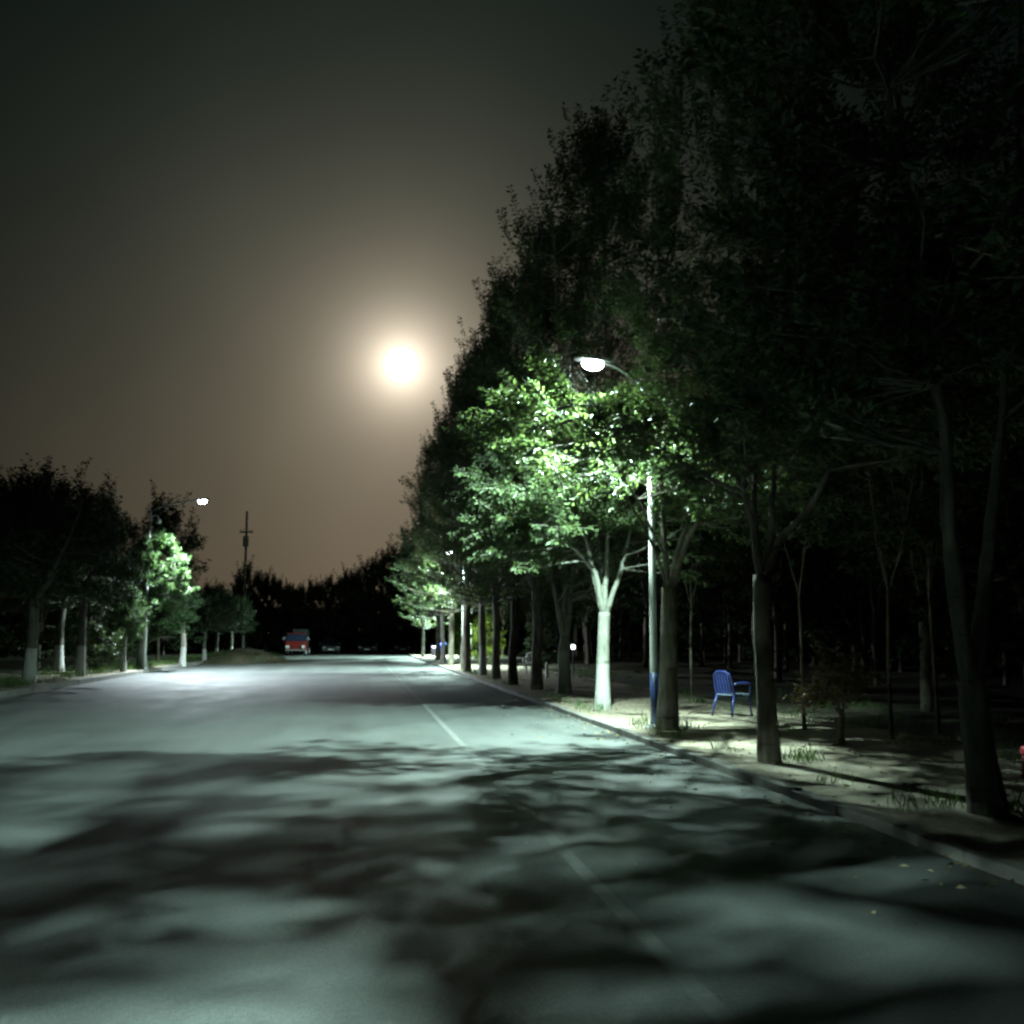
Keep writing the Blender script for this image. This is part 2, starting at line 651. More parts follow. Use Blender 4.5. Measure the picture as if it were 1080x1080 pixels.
def leaf_mesh(P, D, L, W, rng):
    """P base points, D unit directions -> folded leaf quads"""
    n = len(P)
    rnd = rng.normal(size=(n, 3))
    up = np.array([0, 0, 1.0]) * 0.8 + rnd * 0.6
    side = np.cross(D, up)
    side /= np.linalg.norm(side, axis=1)[:, None] + 1e-9
    nor = np.cross(side, D)
    l = L[:, None]
    w = W[:, None]
    mid_ = P + D * l * 0.45
    tip = P + D * l - nor * l * 0.12
    v = np.stack([P, mid_ + side * w * 0.5 + nor * w * 0.18, tip, mid_ - side * w * 0.5 + nor * w * 0.18], axis=1).reshape(-1, 3)
    f = np.arange(n * 4).reshape(n, 4)
    return v, f


def grow(seed, H, fork, r0, Rc, zb, n_targets=110, twigs=5, lpt=42, leaf=0.105, centre=(0, 0), limbs=None, trunk_pts=None, n_limbs=4,
         prune=None, squash=1.0, droop=0.0, ball=False, wet=0.42, skirts=(), thin=()):
    """returns (trunk MB, leaf verts, leaf faces) in the tree's own space"""
    rng = random.Random(seed)
    nr = np.random.default_rng(seed)
    mb = MB()
    tp = trunk_pts or [(0, 0, -0.15), (0, 0, 0.04), (rng.uniform(-.03, .03), rng.uniform(-.03, .03), fork * 0.3),
                       (rng.uniform(-.06, .06), rng.uniform(-.06, .06), fork * 0.65), (rng.uniform(-.05, .05), rng.uniform(-.05, .05), fork)]
    n = len(tp)
    rad = []
    for i, p in enumerate(tp):
        z = p[2]
        rad.append(r0 * (1.0 - 0.18 * max(0, z) / max(fork, 0.1)) * (1.0 + 0.28 * math.exp(-max(z, 0) / 0.16)))
    # dense trunk rings so that the flare and small swellings read
    P, Q = [], []
    for i in range(n - 1):
        for k in range(5):
            t = k / 5
            P.append(Vector(tp[i]).lerp(Vector(tp[i + 1]), t))
            Q.append((rad[i] * (1 - t) + rad[i + 1] * t) * (1 + rng.uniform(-0.035, 0.035)))
    P.append(Vector(tp[-1]))
    Q.append(rad[-1] * 1.02)
    mb.tube(P, Q, 14)
    base = Vector(tp[-1])
    limb_lines = []
    if limbs is None:
        limbs = []
        a0 = rng.uniform(0, 6.28)
        for k in range(n_limbs):
            a = a0 + k * 6.283 / n_limbs + rng.uniform(-.4, .4)
            rr = Rc * rng.uniform(0.30, 0.62)
            top = Vector((centre[0] + rr * math.cos(a), centre[1] + rr * math.sin(a), zb + (H - zb) * rng.uniform(0.72, 0.95)))
            limbs.append([top])
    for li, lm_ in enumerate(limbs):
        pts = [base - Vector((0, 0, 0.12))] + [Vector(p) for p in lm_]
        fine = []
        for i in range(len(pts) - 1):
            d = pts[i + 1] - pts[i]
            out = Vector((d.x, d.y, 0)) * (0.16 if len(pts) == 2 else 0.0)
            seg = resample_curve(pts[i], pts[i + 1], out - Vector((0, 0, out.length * 0.3)), 8 if len(pts) == 2 else 4, rng, 0.012)
            fine += seg if i == 0 else seg[1:]
        rl = r0 * 0.62 / math.sqrt(max(1, len(limbs) / 2.6)) * (0.5 if li in thin else 1.0)
        m_ = len(fine)
        mb.tube(fine, [max(0.012, rl * (1 - 0.88 * i / (m_ - 1))) for i in range(m_)], 8)
        limb_lines += [(p, rl * (1 - 0.88 * i / (m_ - 1))) for i, p in enumerate(fine)]
    LP = [q for q in limb_lines if q[0].z > zb - 0.9] or limb_lines
    Ps, Ds, Ls = [], [], []
    ph = [rng.uniform(0, 6.28) for _ in range(4)]

    def env(t, a):
        if ball:
            e = math.sin(math.pi * min(max(t, 0), 1)) ** 0.55
        else:
            e = (math.sin(math.pi * (0.16 + 0.82 * t) ** 0.72)) ** 0.75
        return Rc * e * (1 + 0.13 * math.sin(2 * a + ph[0]) + 0.10 * math.sin(3 * a + ph[1] + 4 * t) + 0.08 * math.sin(5 * a + ph[2] + 9 * t))

    goals = []
    for k in range(n_targets):
        t = rng.uniform(0.0, 1.0) ** 0.9
        a = rng.uniform(0, 6.2832)
        rr = env(t, a) * (rng.uniform(0.5, 1.0) if rng.random() < 0.75 else rng.uniform(0.05, 0.5))
        goals.append((t, Vector((centre[0] + rr * math.cos(a), centre[1] + rr * math.sin(a) * squash, zb + t * (H - zb)))))
    for c_, e_, num in skirts:      # fuller lower boughs
        while num > 0:
            q = Vector((rng.uniform(-1, 1), rng.uniform(-1, 1), rng.uniform(-1, 1)))
            if q.length < 1:
                num -= 1
                goals.append((0.1, Vector((c_[0] + q.x * e_[0], c_[1] + q.y * e_[1], c_[2] + q.z * e_[2]))))
    for t, tgt in goals:
        best, bd = None, 1e9
        for q, rq in LP:
            if q.z > tgt.z + 0.3:
                continue
            d = (q - tgt).length + 0.35 * abs((tgt.z - q.z) - 0.8 * math.hypot(tgt.x - q.x, tgt.y - q.y))
            if d < bd:
                best, bd, br = q, d, rq
        if best is None:
            best, br = LP[0]
        d = tgt - best
        br_pts = resample_curve(best, tgt, Vector((d.x, d.y, 0)) * 0.15 + Vector((0, 0, -0.10 * d.length + 0.1)), 5, rng, 0.03)
        rb = min(max(0.014, 0.011 * d.length + 0.008), max(br * 0.75, 0.014))
        mb.tube(br_pts, [max(0.005, rb * (1 - 0.8 * i / 5)) for i in range(6)], 5, caps=False)
        bdir = d.normalized() if d.length > 0.01 else Vector((0, 0, 1))
        for w in range(twigs):
            s = rng.uniform(0.35, 1.0)
            i0 = min(4, int(s * 5))
            st = br_pts[i0].lerp(br_pts[i0 + 1], s * 5 - i0)
            upb = 0.35 + 0.75 * t - droop
            dr = Vector((rng.gauss(0, 1), rng.gauss(0, 1), rng.gauss(0, 0.6)))
            outw = Vector((tgt.x - centre[0], tgt.y - centre[1], 0))
            outw = outw.normalized() if outw.length > 0.01 else Vector((0, 0, 0))
            dirv = (bdir * 0.5 + dr * 0.42 + outw * (0.5 - 0.3 * t) + Vector((0, 0, upb))).normalized()
            if not ball and t > 0.6:
                dirv = (dirv + Vector((0, 0, 0.9))).normalized()
            shoot = (w == 0 and t > 0.35 and not ball)
            if shoot:       # upright leader shoots feather the crown's edge
                dirv = (outw * 0.28 + Vector((rng.gauss(0, 0.12), rng.gauss(0, 0.12), 1.0))).normalized()
            ln = (rng.uniform(0.7, 1.45) if shoot else rng.uniform(0.5, 0.95)) * (1.25 if (t > 0.7 and not ball) else 1.0) * (0.6 if ball else 1.0)
            en = st + dirv * ln + Vector((0, 0, -0.12 * ln * (1 - t)))
            mb.tube([st, st.lerp(en, 0.5) + Vector((0, 0, 0.03)), en], [0.007, 0.005, 0.0025], 3, caps=False)
            m_ = int(lpt * 1.7) if shoot else lpt
            u = nr.uniform(0.05, 1.03, m_)
            axis = np.array(en - st)
            base_ = np.array(st)[None, :] + u[:, None] * axis[None, :]
            ad = axis / (np.linalg.norm(axis) + 1e-9)
            sd_ = nr.normal(size=(m_, 3))
            sd_ -= (sd_ @ ad)[:, None] * ad[None, :]
            sd_ /= np.linalg.norm(sd_, axis=1)[:, None] + 1e-9
            sd_[:, 2] *= 0.6
            dd = ad[None, :] * 0.65 + sd_ * 0.9 + np.array([0, 0, -0.25])
            dd /= np.linalg.norm(dd, axis=1)[:, None]
            # short petiole / side shoot so that the spray is a flat tuft rather than a bottle brush
            base_ = base_ + (0.55 if shoot else 1.0) * sd_ * nr.uniform(0.0, 0.16, m_)[:, None] * (1.15 - u)[:, None]
            Ps.append(base_)
            Ds.append(dd)
            Ls.append(leaf * nr.uniform(0.65, 1.25, m_))
    Pn, Dn, Ln = np.concatenate(Ps), np.concatenate(Ds), np.concatenate(Ls)
    if prune is not None:
        k = prune(Pn)
        Pn, Dn, Ln = Pn[k], Dn[k], Ln[k]
    v, f = leaf_mesh(Pn, Dn, Ln, Ln * wet, nr)
    return mb, v, f


def tree(name, label, loc, barkm, leafm, rotz=0.0, group=None, cat='tree', crown='crown', trunk='trunk', **kw):
    mb, v, f = grow(**kw)
    r = thing(name, label, cat, loc, rotz, group)
    mb.build(trunk, barkm, r, smooth=True)
    link_mesh(crown, v, f, leafm, r)
    return r


LAMP_R = Vector((3.97, 17.0, 6.36))
LAMP_L = Vector((-7.374, 49.0, 7.93))


def clear_of_lamp(root, lamp, rad=0.75, sight=0.40, post=None):
    """pruned back from the lamp head and from its sight line to the camera"""
    rt = np.array(root)
    la = np.array(lamp)
    ca = np.array(CAM)

    def k(P):
        W = P + rt
        keep = np.linalg.norm(W - la, axis=1) > rad
        d = ca - la  # sight line from lamp to camera kept free of leaves
        n_ = d / np.linalg.norm(d)
        s = np.clip((W - la) @ n_, 0, None)
        keep &= np.linalg.norm(W - la - s[:, None] * n_, axis=1) > sight
        return keep
    return k


GROW_ROW = 'trees planted in a row along the kerb'

# --- the row by the right kerb, nearest first
loc = (5.41, 8.44, ZR)
t1 = tree('roadside_tree', 'nearest big roadside tree with a two-limbed grey trunk, beside the red stool', loc, M['bark_dimmed'], M['leaf_shaded'],
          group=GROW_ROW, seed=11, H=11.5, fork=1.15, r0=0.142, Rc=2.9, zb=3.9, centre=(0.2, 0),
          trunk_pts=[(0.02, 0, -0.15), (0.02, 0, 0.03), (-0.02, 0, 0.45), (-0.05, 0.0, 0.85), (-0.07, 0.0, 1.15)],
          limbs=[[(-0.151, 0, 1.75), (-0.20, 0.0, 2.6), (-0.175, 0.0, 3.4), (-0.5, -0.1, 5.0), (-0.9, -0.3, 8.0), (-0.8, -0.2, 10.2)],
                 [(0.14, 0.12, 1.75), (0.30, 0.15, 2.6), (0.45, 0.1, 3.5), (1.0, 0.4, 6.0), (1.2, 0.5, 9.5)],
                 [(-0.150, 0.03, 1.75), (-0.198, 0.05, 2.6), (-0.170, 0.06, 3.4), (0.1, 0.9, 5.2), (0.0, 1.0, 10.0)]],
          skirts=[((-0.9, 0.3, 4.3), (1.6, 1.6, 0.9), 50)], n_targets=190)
loc = (5.01, 12.3, ZR)
t2 = tree('roadside_tree', 'dark roadside tree with pale branch ends, between the lamp post and the nearest tree', loc, M['bark_dark'], M['leaf'],
          group=GROW_ROW, seed=23, H=12.0, fork=2.30, r0=0.125, Rc=2.4, zb=3.3, centre=(1.0, 0),
          trunk_pts=[(0.03, 0, -0.15), (0.02, 0, 0.03), (0.0, 0, 0.8), (-0.02, 0.02, 1.6), (-0.015, 0, 2.30)],
          limbs=[[(-0.10, 0, 2.85), (-0.21, 0, 3.34), (-0.1, -0.2, 5.5), (0.1, -0.3, 9.5)],
                 [(0.146, 0.05, 2.75), (0.245, 0.1, 3.71), (0.7, 0.3, 6.0), (1.0, 0.3, 11.0)],
                 [(0.2, -0.05, 2.72), (0.60, -0.2, 3.17), (1.5, -0.5, 5.0), (1.9, -0.6, 9.0)],
                 [(0.05, 0.3, 2.9), (0.3, 0.9, 4.4), (0.6, 1.2, 8.0)]],
          skirts=[((-0.2, -0.2, 3.95), (1.4, 1.4, 0.7), 20)], n_targets=170, prune=clear_of_lamp(loc, LAMP_R))
loc = (5.06, 16.65, ZR)
t3 = tree('roadside_tree', 'thick dark-trunked tree standing right against the lamp post', loc, M['bark_dark'], M['leaf'],
          group=GROW_ROW, seed=37, H=12.6, fork=2.35, r0=0.165, Rc=2.5, zb=3.2, centre=(1.15, 0.2),
          trunk_pts=[(0.0, 0, -0.15), (0.0, 0, 0.03), (0.03, 0, 0.8), (0.06, 0.0, 1.6), (0.08, 0, 2.35)],
          limbs=[[(0.20, 0, 2.85), (0.40, 0.0, 3.4), (1.0, -0.2, 5.5), (1.3, -0.3, 11.0)],
                 [(0.05, 0.1, 2.9), (0.0, 0.15, 4.0), (0.25, 0.4, 7.0), (0.6, 0.3, 11.8)],
                 [(0.5, 0.3, 3.2), (1.4, 0.6, 4.4), (2.2, 0.8, 8.0)],
                 [(0.3, -0.3, 3.1), (0.8, -0.9, 4.4), (1.2, -1.2, 8.5)],
                 [(-0.1, -0.3, 2.9), (-0.7, -0.9, 3.7), (-1.5, -1.7, 4.5), (-2.2, -2.4, 5.0)],
                 [(-0.2, -0.1, 3.0), (-1.0, -0.5, 4.2), (-2.0, -0.9, 5.1), (-2.6, -1.0, 5.6)]],
          skirts=[((1.3, -0.5, 4.3), (1.7, 1.3, 1.15), 75), ((-1.3, -1.4, 4.5), (1.9, 1.7, 0.9), 40), ((-1.9, -0.9, 5.2), (1.0, 1.1, 0.5), 15)],
          thin=(4, 5), n_targets=130, leaf=0.10, lpt=48, prune=clear_of_lamp(loc, LAMP_R, 0.9, 0.55))
loc = (5.15, 21.6, ZR)
t4 = tree('roadside_tree', 'floodlit tree with bright whitewashed trunk and green crown beyond the lamp', loc, M['bark_pale'], M['leaf'],
          group=GROW_ROW, seed=41, H=12.6, fork=2.05, r0=0.150, Rc=2.9, zb=2.9, centre=(0.0, 0),
          trunk_pts=[(0.0, 0, -0.15), (0.0, 0, 0.03), (0.01, 0, 0.7), (0.03, 0.0, 1.4), (0.06, 0, 2.05)],
          limbs=[[(-0.20, 0, 2.98), (-0.45, 0.0, 4.2), (-0.9, -0.2, 6.5), (-1.1, -0.2, 11.0)],
                 [(0.12, 0.0, 3.19), (0.2, 0.1, 5.0), (0.1, 0.2, 11.8)],
                 [(0.45, 0.0, 2.99), (0.8, 0.1, 4.2), (1.2, 0.2, 10.0)],
                 [(-0.15, -0.1, 2.9), (-0.61, -0.2, 3.39), (-1.35, -0.3, 3.8), (-2.16, -0.4, 4.39), (-2.7, -0.4, 5.0)],
                 [(0.1, 0.4, 3.1), (0.2, 1.2, 4.6), (0.3, 1.4, 9.0)]],
          skirts=[((-1.3, -0.3, 4.4), (1.8, 1.8, 1.3), 80), ((0.2, 0.9, 4.3), (2.0, 1.5, 1.2), 60)],
          n_targets=165, leaf=0.105, lpt=46, prune=clear_of_lamp(loc, LAMP_R, 0.7, 0.45), droop=0.1)
loc = (5.49, 27.45, ZR)
t5 = tree('roadside_tree', 'roadside tree forking low above a dull grey-washed trunk, next beyond the floodlit tree', loc, M['bark_white'], M['leaf'],
          group=GROW_ROW, seed=53, H=13.0, fork=1.52, r0=0.185, Rc=3.2, zb=3.0, centre=(0, 0),
          limbs=[[(-0.12, 0, 2.1), (-0.26, 0, 2.85), (-0.8, 0, 5.5), (-1.2, -0.2, 11.5)],
                 [(0.15, 0, 2.1), (0.2, 0, 2.85), (0.7, 0.2, 6.0), (0.9, 0.2, 11.5)],
                 [(0.05, 0.1, 2.3), (0.1, 0.3, 4.0), (0.0, 0.5, 12.0)]],
          n_targets=150, leaf=0.105, lpt=44)
GEN = []
loc = (5.18, 30.0, ZR)
GEN.append(tree('roadside_tree', 'slim dark tree just beyond the low-forking grey-washed one', loc, M['bark_grey'], M['leaf'],
                group=GROW_ROW, seed=61, H=12.8, fork=3.0, r0=0.16, Rc=3.1, zb=3.3, n_targets=150, leaf=0.105, lpt=44))
loc = (4.94, 33.1, ZR)
GEN.append(tree('roadside_tree', 'slim dark-trunked tree in front of the white plastic chairs', loc, M['bark_dark'], M['leaf'],
                group=GROW_ROW, seed=67, H=12.6, fork=2.8, r0=0.15, Rc=3.0, zb=3.0, n_targets=150, leaf=0.105, lpt=44))
for k, (x, y, sc, rz, bm_, lab) in enumerate([
        (4.99, 37.7, 0.98, 1.1, 'bark_grey', 'grey-trunked tree between the white chairs and the forked pale tree'),
        (4.95, 41.5, 1.02, 2.3, 'bark_white', 'pale whitewashed tree near the yellow-green bushes'),
        (4.75, 45.6, 1.0, 4.0, 'bark_dark', 'dark thin-trunked tree nearest the yellow-green bushes'),
        (5.1, 50.4, 1.03, 0.4, 'bark_grey', 'tree beside the hidden second lamp post of the kerb row'),
        (5.0, 56.5, 1.0, 5.2, 'bark_dark', 'tree behind the hidden second lamp post of the kerb row'),
        (5.0, 62.0, 1.05, 3.2, 'bark_grey', 'tree just in front of the green bushes at the far end of the kerb row'),
        (5.3, 70.0, 1.0, 2.0, 'bark_dark', 'tree standing among the far green bushes'),
        (4.87, 79.7, 0.80, 1.6, 'bark_pale', 'far white-trunked tree at the road end beside the blue bin'),
        (5.4, 3.4, 0.98, 0.8, 'bark_dark', 'tree overhanging the kerb in front of the nearest trunk'),
        (5.4, -2.0, 1.0, 2.9, 'bark_dark', 'kerbside tree behind the viewpoint, nearer one'),
        (5.3, -8.0, 1.0, 4.4, 'bark_dark', 'kerbside tree behind the viewpoint, the rearmost of the row')]):
    copy_tree(GEN[k % 2], (x, y, ZR), rz, sc, lab, GROW_ROW, {'trunk': M[bm_], **({'crown': M['leaf_shaded']} if y < 4 else {})})  # nearest crowns take the leaf copy with shade in its colour

# --- woods behind the row: two kinds, copied
WOOD = 'dark trees of the wood behind the kerb row'
WL = 'dark tree of the unlit wood behind the kerbside row'
rw = random.Random(9)
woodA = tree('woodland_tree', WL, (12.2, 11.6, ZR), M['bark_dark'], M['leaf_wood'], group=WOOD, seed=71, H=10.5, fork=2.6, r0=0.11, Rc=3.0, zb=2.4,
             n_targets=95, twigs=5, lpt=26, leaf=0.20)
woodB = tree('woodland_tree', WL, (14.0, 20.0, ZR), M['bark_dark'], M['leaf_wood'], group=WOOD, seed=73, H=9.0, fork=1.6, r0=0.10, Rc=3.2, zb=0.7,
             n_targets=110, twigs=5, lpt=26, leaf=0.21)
spots = []
for gy in range(0, 20):
    y = 4.0 + gy * 4.4
    for gx in range(6):
        x = 12.4 + gx * 4.4 + (2.0 if gy % 2 else 0)
        x += rw.uniform(-1.1, 1.1)
        yy = y + rw.uniform(-1.4, 1.4)
        # keep what the photograph can see: inside the frame to the right of the row
        if yy < 2 or x / max(yy, 0.1) > 0.98:
            continue
        spots.append((x, yy, gx))
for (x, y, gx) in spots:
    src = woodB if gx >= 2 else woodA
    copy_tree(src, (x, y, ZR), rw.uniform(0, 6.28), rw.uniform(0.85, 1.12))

# --- thin saplings on the verge by the wood
for k, (x, y, lab) in enumerate([(7.29, 16.3, 'thin pale-stemmed sapling nearest the blue chair'),
                                 (7.9, 14.6, 'thin sapling just past the brown-leaved one'),
                                 (7.63, 23.1, 'thin sapling behind the lamp post, its trunk faintly lit'),
                                 (9.2, 15.5, 'thin sapling deepest in the gloom behind the brown-leaved one')]):
    tree('sapling', lab, (x, y, ZR), M['bark_dark'], M['leaf_wood'], group='thin saplings by the wood', seed=80 + k, H=4.6 + 0.3 * k, fork=2.3,
         r0=0.03, Rc=1.0, zb=2.7, n_targets=24, twigs=4, lpt=22, leaf=0.13, n_limbs=3)
tree('sapling', 'small sapling with brown withered leaves between the two nearest trunks', (6.85, 14.08, ZR), M['bark_dark'], M['leaf_brown'],
     seed=90, H=0.98, fork=0.5, r0=0.04, Rc=0.36, zb=0.55, n_targets=20, twigs=4, lpt=16, leaf=0.08, n_limbs=3, ball=True, centre=(-0.12, 0))

# --- bushes lit by the hidden lamp
bush = tree('bush', 'bright green bush behind the far trunks of the kerb row', (6.6, 66.0, ZR), M['bark_dark'], M['leaf_bush'], cat='bush', crown='foliage', trunk='stem',
            seed=101, H=3.0, fork=0.3, r0=0.05, Rc=1.35, zb=0.15, n_targets=70, twigs=4, lpt=24, leaf=0.14, ball=True)
copy_tree(bush, (7.0, 57.0, ZR), 2.0, 0.85, 'yellow-green bush, nearer than the bright green one', mats={'foliage': M['leaf_yellow']})
copy_tree(bush, (8.6, 48.0, ZR), 4.0, 0.8, 'dim bush at the edge of the wood behind the white chairs', mats={'foliage': M['leaf_wood']})

# --- unseen tree added beside the rear lamp, boughs mottling light on the near road
tree('roadside_tree', 'unseen tree added across the road behind the viewpoint, boughs mottling lamplight on the near lane', (-9.9, 0.6, ZL), M['bark_worn_dimmed'], M['leaf_shaded'],
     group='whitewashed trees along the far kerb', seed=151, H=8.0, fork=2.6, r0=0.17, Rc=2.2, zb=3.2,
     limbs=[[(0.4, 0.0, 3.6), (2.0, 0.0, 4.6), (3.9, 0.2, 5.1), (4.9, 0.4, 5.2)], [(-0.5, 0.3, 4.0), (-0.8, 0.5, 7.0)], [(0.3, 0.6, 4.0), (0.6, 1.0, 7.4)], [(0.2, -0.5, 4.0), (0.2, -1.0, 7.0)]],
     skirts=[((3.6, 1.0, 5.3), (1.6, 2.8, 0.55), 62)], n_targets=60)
# --- left row
LROW = 'whitewashed trees along the far kerb'
ltA = tree('roadside_tree', 'outermost dark tree of the row across the road, trunk whitewashed', (-10.47, 35.2, ZL), M['bark_worn_dimmed'], M['leaf_shaded'],
           group=LROW, seed=111, H=6.3, fork=2.7, r0=0.20, Rc=3.3, zb=2.7, n_targets=115, leaf=0.15, lpt=30)
copy_tree(ltA, (-10.35, 40.9, ZL), 2.1, (0.78, 0.78, 1.02), 'dark tree across the road, second whitewashed trunk from the outermost', LROW)
copy_tree(ltA, (-12.6, 46.3, ZL), 4.0, 1.0, 'dark tree across the road, beside the low shrub', LROW)
ball = tree('roadside_tree', 'round clipped tree lit from above by the lamp across the road', (-9.95, 50.0, ZL), M['bark_white'], M['leaf_ball'],
            group=LROW, seed=121, H=6.1, fork=2.0, r0=0.22, Rc=1.75, zb=2.1, centre=(0.45, -0.4), n_targets=230, twigs=5, lpt=36, leaf=0.12, ball=True, n_limbs=5)
copy_tree(ball, (-9.85, 45.8, ZL), 2.5, (0.5, 0.5, 0.58), 'small low clipped tree standing in front of the lit round one', LROW)
copy_tree(ball, (-9.4, 57.8, ZL), 4.1, (0.72, 0.72, 0.82), 'clipped tree with bright white trunk just past the lit round one', LROW)
copy_tree(ltA, (-9.44, 65.9, ZL), 3.0, 0.66, 'dim whitewashed tree beside the earth mound', LROW)
copy_tree(ltA, (-9.88, 74.7, ZL), 5.0, 0.66, 'dim whitewashed tree behind the earth mound', LROW)
copy_tree(ltA, (-10.0, 84.0, ZL), 1.0, 0.7, 'last whitewashed tree of the row across the road', LROW)
shrub = tree('shrub', 'low green shrub between the trunks across the road', (-10.6, 44.6, ZL), M['bark_dark'], M['leaf_ball'], cat='shrub', crown='foliage', trunk='stem',
             seed=131, H=1.7, fork=0.25, r0=0.04, Rc=1.0, zb=0.1, n_targets=50, twigs=4, lpt=22, leaf=0.11, ball=True)
LB = 'dark trees in the field across the road'
LBL = 'dark tree standing back in the field across the road'
for (x, y, s) in [(-15.5, 37, 0.74), (-14.6, 44, 0.8), (-19, 41, 0.85), (-11.3, 61, 0.98), (-13.0, 53.5, 0.85), (-14.8, 51, 0.95), (-19.5, 50, 1.15), (-14.2, 57, 0.92), (-18, 60, 1.0), (-24, 47, 1.1),
                  (-14.4, 68, 0.72), (-17, 78, 0.72), (-25, 62, 1.0), (-15.5, 86, 0.72), (-22, 84, 0.8), (-29, 72, 1.0)]:
    copy_tree(woodB, (x, y, ZL), rw.uniform(0, 6.28), s, LBL, LB)
# --- trees closing the far end of the road
FE = 'dark trees closing the far end of the road'
FEL = 'dark tree closing the far end of the road beyond the junction'
for (x, y, s) in [(-25, 103, 0.72), (-20.5, 105, 0.72), (-16.8, 102, 0.72), (-13.6, 104, 0.70), (-10.9, 103, 0.90), (-8.6, 106, 0.80), (-6.8, 103, 0.70), (-4.9, 105, 0.74), (-3.0, 103, 0.78),
                  (-1.2, 105, 0.86), (1.0, 104, 0.98), (3.2, 105, 1.12), (5.6, 103, 1.25), (8.4, 105, 1.35), (11.5, 103, 1.3), (15, 106, 1.3), (19, 103, 1.3), (24, 105, 1.3),
                  (-30, 106, 0.8), (-36, 104, 0.8), (-9.9, 110, 0.85), (-4.3, 110, 0.75), (2.1, 111, 1.0), (7, 111, 1.3), (-12.3, 110, 0.72), (-7.2, 110.5, 0.72), (-2.0, 111, 0.8), (-0.2, 112, 0.9),
                  (-15.5, 109, 0.72), (4.4, 112, 1.1), (-6.0, 107.5, 0.7), (-11.6, 106.5, 0.72)]:
    copy_tree(woodB, (x, y, 0), rw.uniform(0, 6.28), s, FEL, FE)


# --- far-off wood beyond everything: one uncountable mass
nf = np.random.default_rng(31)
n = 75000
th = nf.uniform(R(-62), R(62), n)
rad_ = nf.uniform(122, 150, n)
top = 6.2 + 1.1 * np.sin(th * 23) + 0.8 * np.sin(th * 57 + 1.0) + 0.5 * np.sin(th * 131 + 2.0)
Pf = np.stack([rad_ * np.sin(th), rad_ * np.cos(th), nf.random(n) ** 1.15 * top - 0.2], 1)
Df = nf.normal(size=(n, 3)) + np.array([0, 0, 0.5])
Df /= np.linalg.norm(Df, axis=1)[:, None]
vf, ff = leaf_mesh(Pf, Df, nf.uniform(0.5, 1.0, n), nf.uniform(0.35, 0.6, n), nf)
tag(link_mesh('distant_woods', vf, ff, M['leaf_wood']), kind='stuff')


